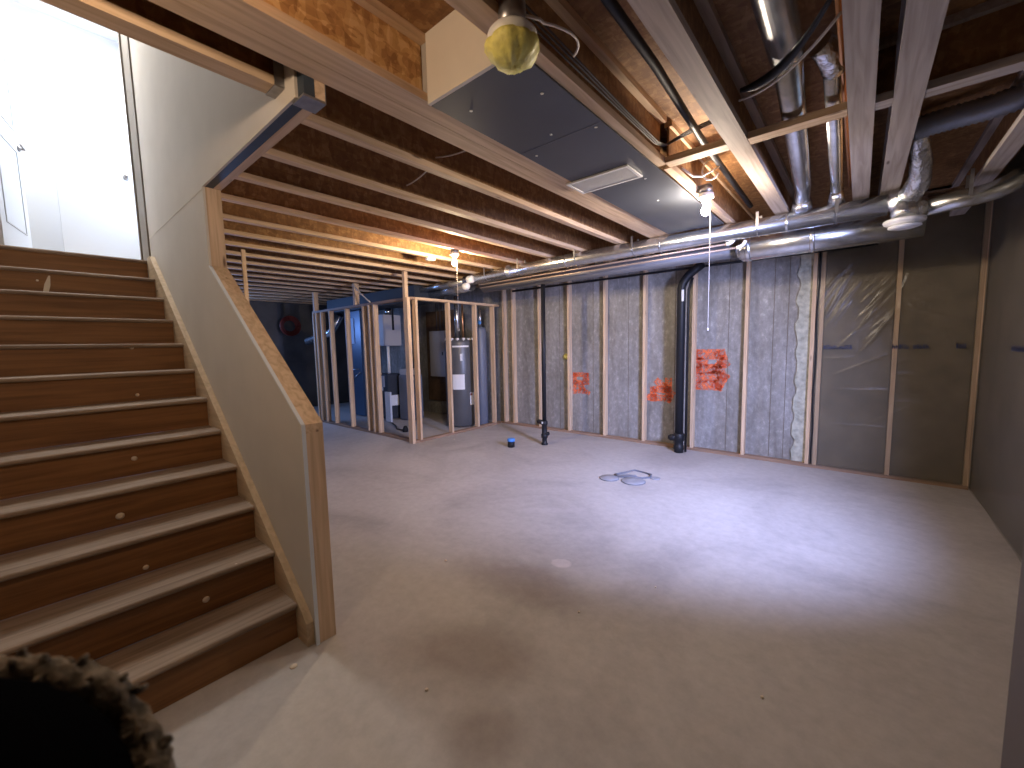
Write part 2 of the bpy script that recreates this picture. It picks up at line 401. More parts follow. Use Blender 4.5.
# crumbs stuck to the steps
for (i, y, dz, s_) in [(11, .10, .11, .5), (2, .48, .07, 1), (3, .30, .03, .8), (4, .25, .05, 1.2), (5, .36, .10, .9), (7, .47, .04, .7), (8, .5, .17, .8), (2, .62, .19, .7)]:
    nx = X0-i*RUN; z = (i-1)*RISE+dz
    q = MB().lathe([(.002, -.003), (.014*s_, -.002), (.016*s_, .002), (.006, .005)], (nx-.026, y, z), 9, Matrix.Rotation(PI/2, 3, 'Y'))
    kid(q, 'plaster_smear', M['drop'], st)
kid(MB().prism([(0+.12, 2.00), (.135, 2.07), (.16, 2.135), (.17, 2.135), (.165, 2.06), (.15, 2.00)], X0-11*RUN-.0265, X0-11*RUN-.0235, 'x'), 'plaster_smear', M['drop'], st)

# ------------------------------------------------------------------ stair partition framing
fr = thing('stair_wall_frame', 'pine frame of the half wall beside the stairs with sloped cap', 'wall frame', (-2.066, .895, 0))
F0, F1 = DW+.0135, DW+.102
kid(box(E0-.038, E0+.0, F0, F1, .001, 1.104), 'end_stud', M['pine_z'], fr)
kid(box(E0-.078, E0-.040, F0, F1, .001, 1.10), 'end_stud', M['pine_z'], fr)
sl = MB()
dxs, dzs = (E1-E0)/L, (2.085-1.148)/L
nxs, nzs = -dzs*-1, -dxs  # upward normal of the slope
a0 = Vector((E0, 1.15)); a1 = Vector((E1, 2.088)); nrm = Vector((dzs, -dxs))
if nrm.y < 0: nrm = -nrm
q0, q1 = a0-nrm*.038, a1-nrm*.038
sl.prism([(a0.x, a0.y), (a1.x, a1.y), (q1.x, q1.y), (E0, 1.105)], F0, F1)
kid(sl, 'sloped_cap', M['pine_x'], fr)
kid(box(E1-.038, E1, F0, F1, 2.03, 2.60), 'end_stud', M['pine_z'], fr, 'pine stud closing the tall part of the stair wall')
kid(box(E1-.078, E1-.040, F0, F1, .04, 2.60), 'end_stud', M['pine_z'], fr)
for x in (-3.8, -4.3, -4.8, -5.3): kid(box(x-.038, x, F0, F1, .04, 2.60), 'stud', M['pine_z'], fr)
kid(box(-5.38, E0-.08, F0, F1, .001, .038), 'bottom_plate', M['plate'], fr)
kid(box(-5.38, E1-.0, F0, F1, 2.601, 2.64), 'top_plate', M['plate'], fr)

# header over the opening
hd = thing('stair_header', 'thick header beam with dark blue strip bridging half wall and main beam', 'beam', (-2.6, .89, 2.61))
kid(box(E1+.002, -1.842, F0, F0+.045, 2.60, 2.93), 'header_ply', M['header'], hd, 'dark blue strip of the header')
kid(box(E1+.002, -1.842, F0+.046, F0+.090, 2.60, 2.93), 'header_ply', M['pine_x'], hd)
kid(MB().box(-1.95, -1.842, F0-.004, F0+.094, 2.590, 2.599).box(-1.95, -1.842, F0+.091, F0+.094, 2.60, 2.78), 'hanger', M['strap'], hd)

# ------------------------------------------------------------------ joists
def joist(x, y0, y1, label, w=.064, group=None, hang=None, flange=None, name='floor_joist'):
    t = thing(name, label, 'joist', (x+w/2, y0, Z), group)
    fm = flange or M['pine_y']
    l = y1-y0
    kid(box(x, x+w, y0, y1, Z, Z+.038), 'bottom_flange', fm, t)
    kid(box(x, x+w, y0, y1, ZT-.039, ZT-.001), 'top_flange', fm, t)
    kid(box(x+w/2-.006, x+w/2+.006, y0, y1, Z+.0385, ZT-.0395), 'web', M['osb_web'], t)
    if hang is not None:
        g = MB().box(x-.003, x+w+.003, hang, hang+.05, Z-.004, Z-.001)
        g.box(x-.005, x-.001, hang, hang+.05, Z-.004, Z+.16).box(x+w+.001, x+w+.005, hang, hang+.05, Z-.004, Z+.16)
        kid(g, 'joist_hanger', M['strap'], t)
    return t
GL = 'floor joists over the back of the basement'
left = [-2.24, -2.78, -3.27, -3.80, -4.34, -4.86, -5.35, -5.85, -6.35, -6.85, -7.35, -7.85, -8.35, -8.85, -9.35, -9.85, -10.35, -10.85]
ords = ['first', 'second', 'third', 'fourth', 'fifth', 'sixth', 'seventh', 'eighth', 'ninth', 'tenth', 'eleventh', 'twelfth', 'thirteenth', 'fourteenth', 'fifteenth', 'sixteenth', 'seventeenth', 'eighteenth']
for k, x in enumerate(left):
    n_ = ords[k]
    lab = {0: 'I-shaped floor joist next to the doubled beam beside the grey duct box',
           3: 'I-shaped floor joist with the far lit bulb hanging under it',
           4: 'I-shaped floor joist glowing orange with the white round fixture under it'}.get(k, 'I-shaped floor joist, %s to the left of the doubled beam' % n_)
    joist(x, F1+.003 if x > -5.37 else 1.29, 5.88, lab, group=GL, hang=(F1+.004 if k < 3 else None))
# doubled beam: two joists side by side
bm = thing('doubled_beam', 'doubled I-shaped beam with bright strand board side above the half wall', 'beam', (-1.72, YF, Z))
for x in (-1.84, -1.725):
    kid(box(x, x+.112, YF+.01, 5.88, Z, Z+.038), 'bottom_flange', M['pine_y'], bm)
    kid(box(x, x+.112, YF+.01, 5.88, ZT-.039, ZT-.001), 'top_flange', M['pine_y'], bm)
    xm = x+.056
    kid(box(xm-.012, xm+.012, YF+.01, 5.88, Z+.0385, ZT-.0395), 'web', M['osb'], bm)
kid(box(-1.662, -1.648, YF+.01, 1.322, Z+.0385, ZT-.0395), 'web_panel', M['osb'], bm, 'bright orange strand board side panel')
# joist at the right edge of the stair opening
j = joist(-2.10, YF+.01, F0-.004, 'I-shaped joist edging the stair opening, dark below the doubled beam', w=.095)
kid(MB().box(-2.106, -1.999, F0-.055, F0-.005, Z-.004, Z-.001).box(-2.0, -1.996, F0-.055, F0-.005, Z, Z+.17), 'joist_hanger', M['strap'], j)
# right half of the room
joist(-1.115, YF+.01, 2.80, 'I-shaped joist along the grey duct box, stopped at the cross block', w=.095)
joist(-1.06, 2.87, 5.88, 'I-shaped joist beside the near lit bulb behind the cross block', w=.05)
joist(-.655, YF+.01, 5.88, 'broad floor joist between the black pipe and the round ducts', w=.105, flange=wood('grey_brown_pine', (.33, .26, .21), (.50, .41, .34), 'y'))  # flanges in a greyer, darker pine tone
joist(-.102, YF+.01, 5.88, 'grey floor joist, left one of the close pair near the right', w=.105, flange=M['greywood'])
joist(.070, YF+.01, 5.88, 'grey floor joist, right one of the close pair', w=.112, flange=M['greywood'])
joist(.605, YF+.01, 5.88, 'last grey floor joist by the right film wall', w=.10, flange=M['greywood'])
# blocks between joists
GB = 'cross blocks'
def block(x0, x1, y, lab, web=True):
    fm = M['greyx'] if web else M['pine_x']
    t = thing('cross_block', lab, 'block', ((x0+x1)/2, y, Z), GB)
    kid(box(x0, x1, y-.045, y+.045, Z+.001, Z+.039), 'bottom_flange', fm, t)
    if web:
        kid(box(x0, x1, y-.006, y+.006, Z+.04, ZT-.04), 'web', M['osb_web'], t)
        kid(box(x0, x1, y-.04, y+.04, ZT-.04, ZT-.002), 'top_flange', M['greywood'], t)
block(-1.018, -.657, 2.82, 'pine cross block between duct box and broad joist, in front of near bulb', False)
block(-.548, -.104, 2.83, 'pine cross block under the two round ducts', False)
block(.004, .069, 2.86, 'short cross block in the gap between the close joist pair')
block(.184, .604, 2.88, 'long cross block right of the close joist pair')
block(.706, .98, 2.90, 'cross block between last joist and right wall')

# ------------------------------------------------------------------ return duct box
db = thing('duct_box', 'long slate grey boxed duct between the doubled beam and the joist', 'duct', (-1.36, 1.33, Z))
kid(box(-1.61, -1.072, 1.345, 4.52, Z-.012, Z-.002), 'bottom_panel', M['slate'], db)
kid(box(-1.612, -1.117, 1.325, 1.343, Z-.012, ZT-.002), 'end_panel', M['beige'], db, 'beige end panel')
kid(box(-1.645, -1.614, 1.325, 1.345, Z+.04, ZT-.04), 'flange_panel', plain('pale_flange', (.50, .49, .46), .5, .2), db)
kid(MB().box(-1.60, -1.08, 2.020, 2.026, Z-.0135, Z-.0125), 'seam', M['rim'], db)
for x, y in ((-1.5, 1.5), (-1.34, 1.95), (-1.16, 1.62), (-1.2, 2.9), (-1.55, 2.1), (-1.3, 3.4), (-1.12, 2.05)): kid(MB().lathe([(.008, 0), (.008, .002), (.003, .004)], (x, y, Z-.012), 8, Matrix.Rotation(PI, 3, 'X')), 'screw_head', M['whiteplastic'], db)
g = thing('vent_grille', 'white rectangular vent grille under the grey duct box', 'vent', (-1.42, 2.71, Z-.013))
gg = MB()
gx0, gx1, gy0, gy1, gz0, gz1 = -1.655, -1.19, 2.59, 2.83, Z-.024, Z-.0135
gg.box(gx0, gx1, gy0, gy0+.018, gz0, gz1).box(gx0, gx1, gy1-.018, gy1, gz0, gz1).box(gx0, gx0+.018, gy0+.018, gy1-.018, gz0, gz1).box(gx1-.018, gx1, gy0+.018, gy1-.018, gz0, gz1)
kid(gg, 'frame', M['whiteplastic'], g)
gg = MB()
for k in range(12):
    y = gy0+.026+k*.0165
    gg.box(gx0+.018, gx1-.018, y, y+.012, gz0+.003, gz1-.001)
kid(gg, 'slats', plain('grille_slat', (.6, .6, .6), .5), g)

# ------------------------------------------------------------------ ducts and pipes
def ribs(mb, path, r, step, n=24):
    P = [Vector(p) for p in path]
    for a, b_ in zip(P, P[1:]):
        d = b_-a; l = d.length; k = int(l/step)
        for q in range(1, k+1):
            c0 = a+d*(q*step/l)
            u = d.normalized()*.012
            mb.tube([c0-u, c0-u*.4, c0+u*.4, c0+u], [r+.001, r+.005, r+.005, r+.001], n)
    return mb
t = thing('trunk_duct', 'long round galvanised duct hung below the joist ends across the room', 'duct', (-2, 4.56, 2.58))
pth = [(-4.95, 4.72, 2.575), (-3.0, 4.56, 2.578), (.12, 4.56, 2.578)]
kid(MB().tube(pth, .080, 28), 'pipe', M['galv'], t)
for xj in (-3.9, -2.9, -1.7, -.55): kid(MB().tube([(xj-.012, 4.56, 2.578), (xj-.005, 4.56, 2.578), (xj+.005, 4.56, 2.578), (xj+.012, 4.56, 2.578)], [.081, .0845, .0845, .081], 24), 'joint_ring', M['galv'], t)
for x in (-4.3, -3.66, -2.75, -2.0, -.78, -.2):
    hs = MB(); hs.tube([(x, 4.56+.0845*math.cos(a), 2.578+.0845*math.sin(a)) for a in [PI+PI*k/16 for k in range(17)]], .003, 6)
    hs.box(x-.012, x+.012, 4.473, 4.477, 2.57, Z+.03).box(x-.012, x+.012, 4.643, 4.647, 2.57, Z+.03)
    kid(hs, 'hanger_strap', M['strap'], t)
t = thing('lower_duct', 'wide round galvanised duct running behind and below the long trunk duct', 'duct', (-.3, 4.86, 2.46))
kid(MB().tube([(-1.02, 4.86, 2.455), (-.96, 4.86, 2.455), (.36, 4.86, 2.468)], [.07, .125, .125], 28), 'pipe', M['galv'], t)
kid(MB().tube([(-.40, 4.86, 2.461), (-.39, 4.86, 2.461), (-.37, 4.86, 2.461), (-.36, 4.86, 2.461)], [.126, .131, .131, .126], 28), 'joint_ring', M['galv'], t)
kid(MB().tube([(-.93, 4.86, 2.456), (-.925, 4.86, 2.456), (-.89, 4.86, 2.456), (-.885, 4.86, 2.456)], [.126, .133, .133, .126], 28), 'joint_ring', M['galv'], t)
t = thing('rear_duct', 'dull round duct behind the thin pipes above the studs', 'duct', (-3, 5.1, 2.5))
kid(MB().tube([(-4.9, 5.1, 2.50), (-1.04, 4.95, 2.48)], .085, 24), 'pipe', M['dullduct'], t)
# thin water lines in front of the ducts
for dz, dy, lab, x1 in ((0, 0, 'upper thin pipe clipped under the trunk duct ending in an elbow', -1.02), (-.045, .02, 'lower thin pipe clipped under the trunk duct', -.93)):
    t = thing('water_pipe', lab, 'pipe', (-2.8, 4.6+dy, 2.465+dz), 'thin water pipes under the trunk duct')
    kid(MB().tube([(-4.55, 4.62+dy, 2.458+dz), (-2.8, 4.6+dy, 2.466+dz), (x1, 4.58+dy, 2.474+dz)], .011, 10), 'pipe', M['waterline'], t)
    q = MB(); q.tube(arc((x1-.04, 4.58+dy, 2.474+dz), (x1+.02, 4.58+dy, 2.474+dz), (x1+.03, 4.60+dy, 2.53+dz)), .018, 12)
    kid(q, 'elbow', M['whiteplastic'], t)
t = thing('pipe_fitting', 'white round valve fitting at the far end of the trunk duct', 'fitting', (-4.75, 4.6, 2.45))
kid(MB().lathe([(.01, -.05), (.055, -.05), (.06, -.03), (.06, .03), (.05, .05), (.01, .05)], (-4.72, 4.60, 2.56), 18, Matrix.Rotation(PI/2, 3, 'Y')), 'upper_cap', M['whiteplastic'], t)
kid(MB().lathe([(.01, -.05), (.045, -.05), (.055, -.03), (.055, .03), (.04, .05), (.01, .05)], (-4.80, 4.58, 2.46), 18, Matrix.Rotation(PI/2, 3, 'Y')), 'lower_cap', M['whiteplastic'], t)
# black horizontal gas line along the wall head
t = thing('black_pipe', 'thin black pipe running level along the head of the back wall', 'pipe', (-2.8, 5.83, 2.52))
kid(MB().tube([(-4.9, 5.84, 2.50), (.1, 5.84, 2.50)], .016, 10), 'pipe', M['black'], t)

# two round ducts between joists
t = thing('round_duct', 'larger shiny round duct between the broad joist and the close pair', 'duct', (-.33, 2.4, 2.80), 'round ducts between the joists')
kid(MB().tube([(-.29, -1.2, 2.815), (-.315, 2.35, 2.815)], .068, 28), 'pipe', M['galv'], t)
kid(MB().tube([(-.315, 2.36, 2.81), (-.43, 4.35, 2.80), (-.445, 4.47, 2.76), (-.45, 4.56, 2.67)], .060, 28), 'pipe', M['galv'], t)
kid(MB().tube([(-.447, 4.50, 2.735), (-.449, 4.54, 2.70), (-.45, 4.56, 2.655)], [.070, .075, .082], 24, lump=.06), 'collar', M['foil'], t)
t = thing('round_duct', 'slim shiny round duct left of the close joist pair', 'duct', (-.19, 3.2, 2.80), 'round ducts between the joists')
kid(MB().tube([(-.158, 2.62, 2.81), (-.205, 4.35, 2.80), (-.21, 4.50, 2.74), (-.21, 4.56, 2.67)], .042, 24), 'pipe', M['galv'], t)
kid(MB().tube([(-.21, 4.48, 2.755), (-.21, 4.53, 2.70), (-.21, 4.56, 2.655)], [.05, .055, .062], 24, lump=.06), 'collar', M['foil'], t)
kid(MB().tube(arc((-.158, 2.62, 2.81), (-.155, 2.50, 2.815), (-.20, 2.44, 2.85), 6), [.050, .052, .050, .053, .050, .052, .05], 18, lump=.05), 'elbow', M['foil'], t)
t = tag(MB().tube([(-.122, 1.9, 2.79), (-.122, 4.6, 2.79)], .010, 10).build('copper_pipe', M['copper']), 'thin copper coloured pipe hugging the left close joist', 'pipe')
t = tag(MB().tube([(-.745, -1.0, 2.80), (-.785, 2.0, 2.80), (-.83, 2.9, 2.80), (-.86, 4.6, 2.80)], .021, 14).build('black_gas_pipe', M['black']), 'black pipe running beside the broad joist under the subfloor', 'pipe')
# dark hose and cables crossing under the round duct
hz = MB(); hz.tube(arc((-.50, 2.35, 2.73), (-.32, 2.36, 2.70), (-.112, 1.95, 2.76), 10), [.010, .016, .020, .021, .021, .02, .018, .015, .012, .01, .008], 10)
tag(hz.build('black_hose', M['black']), 'sagging black hose slung across under the larger round duct', 'hose')
hz = MB(); hz.tube(arc((-.52, 2.42, 2.72), (-.33, 2.40, 2.70), (-.112, 2.12, 2.76), 10), .006, 8)
tag(hz.build('grey_cable', M['whitecable']), 'thin pale cable slung across below the black hose', 'cable')

# diffuser cluster and right branch
t = thing('ceiling_diffuser', 'round white air diffuser on a crinkled silver duct boot', 'diffuser', (.23, 4.45, 2.37))
kid(MB().lathe([(.02, 0), (.08, -.002), (.118, .012), (.124, .028), (.120, .038), (.06, .040)], (.215, 4.40, 2.372), 32), 'outer_ring', M['whiteplastic'], t)
kid(MB().lathe([(.01, 0), (.06, .001), (.098, .012), (.096, .020), (.05, .022)], (.218, 4.385, 2.340), 32), 'inner_disc', M['whiteplastic'], t)
kid(MB().tube([(.215, 4.41, 2.415), (.215, 4.43, 2.46), (.215, 4.45, 2.50), (.215, 4.46, 2.545)], [.075, .082, .078, .085], 24, lump=.03), 'boot', M['foil'], t)
t = thing('elbow_duct', 'blue-lit crinkled elbow duct rising from the diffuser to the flexible duct', 'duct', (.22, 4.3, 2.55))
pa = arc((.13, 4.48, 2.55), (.27, 4.46, 2.57), (.275, 4.32, 2.67), 6)+arc((.275, 4.32, 2.67), (.28, 4.20, 2.76), (.215, 3.86, 2.85), 5)[1:]
kid(MB().tube(pa, [.078, .082, .074, .078, .068, .074, .066, .062, .066, .060, .062, .05], 22, lump=.03), 'pipe', M['foil'], t)
kid(MB().tube([(.205, 4.50, 2.50), (.29, 4.50, 2.50), (.33, 4.51, 2.50)], [.09, .09, .075], 22, lump=.03), 'collar', M['foil'], t)
t = thing('branch_duct', 'round duct right of the diffuser bending toward the right wall', 'duct', (.55, 4.5, 2.5))
pa = [(.33, 4.51, 2.50), (.58, 4.52, 2.525)]+arc((.60, 4.52, 2.527), (.72, 4.53, 2.54), (.80, 4.60, 2.62), 6)
kid(MB().tube(pa, .066, 26), 'pipe', M['galv'], t)
kid(MB().box(.545, .565, 4.44, 4.445, 2.52, 2.70), 'hanger_strap', M['strap'], t); kid(MB().box(.545, .565, 4.60, 4.605, 2.52, 2.70), 'hanger_strap', M['strap'], t)
t = thing('flexible_duct', 'grey flexible duct lying across above the right end joist', 'duct', (.5, 3.45, 2.83))
rr = []; pa = []
for k in range(60):
    u = k/59; pa.append((.20+u*.76, 3.84-.22*u+.03*math.sin(6*u), 2.855+.01*math.sin(9*u))); rr.append(.066+(.005 if k % 2 else -.003))
kid(MB().tube(pa, rr, 18), 'hose', plain('grey_jacket', (.22, .24, .28), .4, .3, bmp=.4, nscale=12), t)
t = thing('far_duct', 'pale slim duct above the right end branch in the corner', 'duct', (.8, 5.2, 2.7))
kid(MB().tube([(.40, 5.2, 2.70), (.97, 5.05, 2.72)], .06, 20), 'pipe', M['galv'], t)

# far left bundle of ducts in the utility corner
t = thing('utility_duct', 'dark rectangular duct run above the left end of the utility frame', 'duct', (-7.5, 4.6, 2.45))
kid(box(-9.4, -6.1, 4.55, 5.1, 2.34, 2.62), 'trunk', M['darkduct'], t)
kid(MB().tube([(-9.3, 4.8, 2.3), (-9.6, 4.7, 1.9), (-10.2, 4.4, 1.7)], .09, 18), 'branch', M['galv'], t)
t = thing('utility_duct', 'round duct behind the pine corner post leading to the trunk duct', 'duct', (-5.5, 4.9, 2.55))
kid(MB().tube([(-6.1, 4.95, 2.50), (-4.96, 4.85, 2.53)], .10, 22), 'pipe', M['galv'], t)
kid(MB().tube([(-6.1, 4.70, 2.55), (-4.96, 4.70, 2.57)], .05, 16), 'side_pipe', M['galv'], t)
t = tag(MB().tube(arc((-6.9, 3.83, 2.66), (-6.7, 3.80, 2.5), (-6.45, 3.88, 2.30), 8), .012, 8).build('white_cable', M['whitecable']), 'white cable curving down onto the utility frame top plate', 'cable')
# red coil
t = thing('red_tubing_coil', 'dark red coil of tubing hung on the far left wall', 'tubing', (-10.7, 4.25, 2.1))
for k in range(4):
    r_ = .15+.028*k
    pp = [(-10.78+.02*k, 4.25+r_*math.cos(a), 2.1+r_*math.sin(a)) for a in [2*PI*i/28 for i in range(29)]]
    kid(MB().tube(pp, .018, 8), 'loop', M['red'], t)

# ------------------------------------------------------------------ wall studs on the back wall
t = thing('wall_stud_frame', 'pine stud frame standing against the concrete back wall', 'wall frame', (-2, YB, 0))
xs = [-5.22, -4.99, -4.38, -3.765, -3.10, -2.455, -1.76, -1.125, -.445, .265, .845]
for x in xs:
    kid(box(x, x+.038, YB, YB+.089, .0385, 2.91), 'stud', M['pine_z'], t)
kid(box(-.37, -.33, YB+.004, YB+.089, .0385, 2.91), 'stud', M['pine_z'], t)
kid(box(-5.28, XR, YB-.002, YB+.089, .001, .038), 'bottom_plate', M['plate'], t)
kid(box(-5.28, XR, YB-.002, YB+.089, 2.911, 2.949), 'top_plate', M['plate'], t)
# insulation behind the film, right bays
for x0, x1, lab in ((-.405, -.372, 0), (-.328, .262, 'brown insulation batt behind the film left of the last middle stud'), (.305, .842, 'brown insulation batt behind the film in the corner bay')):
    if lab:
        tag(box(x0, x1, YB+.02, YB+.088, .04, 2.905, bevel=.01).build('insulation_batt', M['insul']), lab, 'insulation', 'insulation batts')
fm = MB()
prev = None
for k in range(40):
    z = .04+2.5*k/39
    w_ = .13+.015*math.sin(k*1.3)+random.uniform(-.012, .012)
    cur = [(-.447-w_, z), (-.447, z)]
    if prev: 
        v = [fm.bm.verts.new(p) for p in ((prev[0][0], YB+.06, prev[0][1]), (prev[1][0], YB+.06, prev[1][1]), (cur[1][0], YB+.06, cur[1][1]), (cur[0][0], YB+.06, cur[0][1]))]
        fm.bm.faces.new(v)
        v2 = [fm.bm.verts.new(p) for p in ((prev[0][0], YB+.06, prev[0][1]), (cur[0][0], YB+.06, cur[0][1]), (cur[0][0], YB+.09, cur[0][1]), (prev[0][0], YB+.09, prev[0][1]))]
        fm.bm.faces.new(v2)
    prev = cur
tag(fm.build('foam_strip', M['foam']), 'ragged grey green insulation strip beside the doubled stud', 'insulation')
tag(MB().tube([(-.385, YB-.008, .05)]+[(-.388+.008*math.sin(k*1.7), YB-.010, .2+k*.24) for k in range(10)]+[(-.385, YB-.008, 2.5)], .008, 8).build('wall_cable', M['black']), 'dark cable running down the seam of the doubled stud', 'cable')

# poly film with real folds
def film(name, label, u0, u1, z0, z1, fn, nu, nz):
    bm_ = bmesh.new(); g_ = []
    for i in range(nu+1):
        row = []
        for j_ in range(nz+1):
            u = u0+(u1-u0)*i/nu; z = z0+(z1-z0)*j_/nz
            row.append(bm_.verts.new(fn(u, z)))
        g_.append(row)
    for i in range(nu):
        for j_ in range(nz):
            f = bm_.faces.new((g_[i][j_], g_[i+1][j_], g_[i+1][j_+1], g_[i][j_+1])); f.smooth = True
    me = bpy.data.meshes.new(name); bm_.to_mesh(me); bm_.free(); me.materials.append(M['film'])
    o = bpy.data.objects.new(name, me); COL.objects.link(o); tag(o, label, 'plastic sheet'); return o
rf = random.Random(3)
folds = []
def addfold(x, z, ang, ln, h, w): folds.append((x, z, math.cos(ang), math.sin(ang), ln, h, w))
for k in range(9): addfold(-.20+rf.uniform(-.09, .10), 1.75+k*.055, 1.0+rf.uniform(-.15, .15), .13+rf.random()*.08, .009, .012)
for k in range(13): addfold(.14+rf.uniform(-.10, .08), 1.55+k*.06, .95+rf.uniform(-.15, .15), .15+rf.random()*.1, .009, .013)
for a in (-.12, -.5, -1.0, .5, 1.3, -1.5): addfold(.30+.12*math.cos(a), 1.98+.12*math.sin(a), a, .13, .010, .012)
for x, z, a, l_ in ((.42, 2.16, -.08, .14), (.45, 1.30, .25, .20), (.40, 1.14, .05, .12), (-.2, 1.30, .08, .14), (.0, 1.22, .5, .25), (.05, .95, .05, .2), (.5, .85, .05, .2), (.28, .7, .6, .25), (-.12, 1.5, .9, .12), (.55, 1.75, -.4, .3), (.62, 1.5, .3, .2), (0, .55, 0, .3)): addfold(x, z, a, l_, .009, .011)
def fold_h(x, z):
    h = 0
    for fx, fz, c_, s_, ln, hh, w in folds:
        dx, dz = x-fx, z-fz
        if abs(dx) > .5 or abs(dz) > .5: continue
        u = dx*c_+dz*s_; v = -dx*s_+dz*c_
        h += hh*math.exp(-(u/ln)**4-(v/w)**2)
    return h
def fB(x, z):
    return (x, YB-.006-fold_h(x, z)-.003*(1+math.sin(4*x+1.5*z))*.5, z)
film('poly_sheet', 'wrinkled clear plastic sheet over the right bays of the back wall', -.40, XR-.012, .03, 2.93, fB, 130, 190)
def fR(y, z):
    return (XR-.004-.010*(1+math.sin(2.1*y+1.2*math.sin(z*2.2)))*.5-.004*math.sin(7*y-4*z), y, z)
film('poly_sheet', 'clear plastic sheet covering the dark right wall', 3.3, YB-.012, .03, 2.95, fR, 60, 60)
# printed marks on the film (unreadable line of small dark blue print)
def print_row(x0, x1, on_right=False, lab=''):
    mb = MB(); x = x0; rp = random.Random(int(abs(x0)*100))
    while x < x1-.012:
        w_ = rp.uniform(.014, .024); h_ = rp.choice((.040, .046, .034, .042)); z = 1.40
        def bx(a, b_, c_, d_):
            if on_right: mb.box(XR-.0185, XR-.018, a, b_, c_, d_)
            else: mb.box(a, b_, YB-.0125, YB-.012, c_, d_)
        bx(x, x+.007, z, z+h_); bx(x+w_-.007, x+w_, z, z+h_*rp.choice((.6, 1)))
        k = rp.choice((0, 1, 2)); bx(x, x+w_, z+h_*(.0, .45, .85)[k], z+h_*(.0, .45, .85)[k]+.008)
        x += w_+.005
    o = mb.build('printed_mark', M['ink']); tag(o, lab, 'print', 'lines of small print on the plastic sheet'); return o
print_row(-.317, -.19, lab='small dark blue print on the film, leftmost line'); print_row(-.175, -.06, lab='small dark blue print on the film, just right of the leftmost')
print_row(.262, .40, lab='small dark print crossing the middle film stud'); print_row(.42, .54, lab='small dark print just right of the middle film stud')
print_row(.72, .80, lab='small dark print close to the corner'); print_row(4.45, 4.75, True, 'small dark print on the right wall sheet')

for xs_ in (-.83, -.68, -1.33, -2.02, -2.72, -3.33, -3.98):
    box(xs_, xs_+.006, 5.987, 5.9905, .05, 2.9).build('form_seam', M['insul'], wb)
# orange marks painted on the concrete
def stroke_mark(x, z, polys, w, lab):
    mb = MB()
    for pl in polys:
        for a, b_ in zip(pl, pl[1:]):
            A = Vector((x+a[0], z+a[1])); B = Vector((x+b_[0], z+b_[1])); d = (B-A).normalized(); n_ = Vector((-d.y, d.x))*w/2; A = A-d*w*.4; B = B+d*w*.4
            vs = [mb.bm.verts.new((p.x, 5.9885, p.y)) for p in (A+n_, B+n_, B-n_, A-n_)]
            mb.bm.faces.new(vs)
    o = mb.build('paint_mark', M['orange'], wb, lab); return o
stroke_mark(-3.68, .70, [[(0, 0), (0, .30), (.24, .30), (.24, .17), (0, .17), (.26, 0)], [(.12, .05), (.2, .25)], [(.05, .02), (.2, .02)]], .075, 'orange sprayed letter R, smallest')
stroke_mark(-2.42, .68, [[(0, .02), (.32, .02), (.32, .28)], [(.10, 0), (.10, .14), (.32, .14), (.16, .26)], [(.32, .0), (.37, .1)]], .10, 'orange sprayed angular mark')
stroke_mark(-1.72, .92, [[(0, 0), (0, .42), (.30, .42), (.34, .30), (.26, .22), (0, .22)], [(.26, .22), (.34, .12), (.28, .0), (0, 0)], [(.08, .1), (.24, .12)], [(.06, .3), (.1, .3)]], .14, 'orange sprayed letter B, largest')
tag(MB().lathe([(.004, -.02), (.05, -.012), (.035, 0), (.055, .012), (.004, .02)], (-3.83, 5.965, 1.30), 9, Matrix.Rotation(PI/2, 3, 'X')).build('foam_dab', M['yellow']), 'small yellow foam dab on the concrete beside a stud', 'foam')

# ------------------------------------------------------------------ drain stacks and floor stubs
t = thing('vent_stack', 'slim black standpipe with cleanout near the utility corner', 'pipe', (-3.6, 4.98, 0), 'black pipes rising from the slab')
x, y = -3.60, 4.98
kid(MB().tube([(x, y, .30), (x-.01, y+.02, 2.40)], .032, 18), 'pipe', M['black'], t)
kid(MB().lathe([(.05, 0), (.05, .02), (.038, .03), (.038, .10), (.05, .11), (.052, .16), (.040, .17), (.040, .30), (.050, .31), (.050, .36), (.034, .37)], (x, y, .001), 20), 'fitting', M['black'], t)
kid(MB().tube([(x, y, .34), (x-.09, y-.02, .35), (x-.11, y-.02, .35)], [.035, .035, .028], 16), 'cleanout', M['black'], t)
kid(MB().tube([(x, y, .17), (x+.075, y, .18)], [.03, .03], 14), 'cleanout', M['black'], t)
kid(MB().box(x-.012, x+.012, y-.055, y-.051, .33, .36), 'label_sticker', M['paper'], t)
t = thing('drain_stack', 'thick black drain stack with elbow at its head by the large orange letter', 'pipe', (-1.84, 5.68, 0), 'black pipes rising from the slab')
x, y = -1.845, 5.70
kid(MB().tube([(x, y, .02), (x, y, 2.20)]+arc((x, y, 2.22), (x+.01, y, 2.33), (x+.13, y+.02, 2.43), 6)+[(x+.26, y+.02, 2.52)], .054, 22), 'pipe', M['black'], t)
kid(MB().lathe([(.06, 0), (.06, .03), (.066, .04), (.066, .09), (.058, .10), (.058, .16), (.070, .17), (.070, .26), (.058, .27)], (x, y, .001), 22), 'fitting', M['black'], t)
kid(MB().tube([(x, y, .21), (x-.10, y-.03, .20), (x-.13, y-.03, .20)], [.045, .045, .03], 16), 'cleanout', M['black'], t)
kid(MB().tube([(x+.09, y, .02), (x+.09, y, 2.2), (x+.14, y, 2.35)], .016, 10), 'side_pipe', M['black'], t)
kid(MB().box(x+.02, x+.05, y-.058, y-.053, 2.05, 2.20), 'label_sticker', M['paper'], t)
t = thing('floor_stub', 'short black pipe stub with bright blue cap on the slab', 'pipe', (-3.92, 4.57, 0))
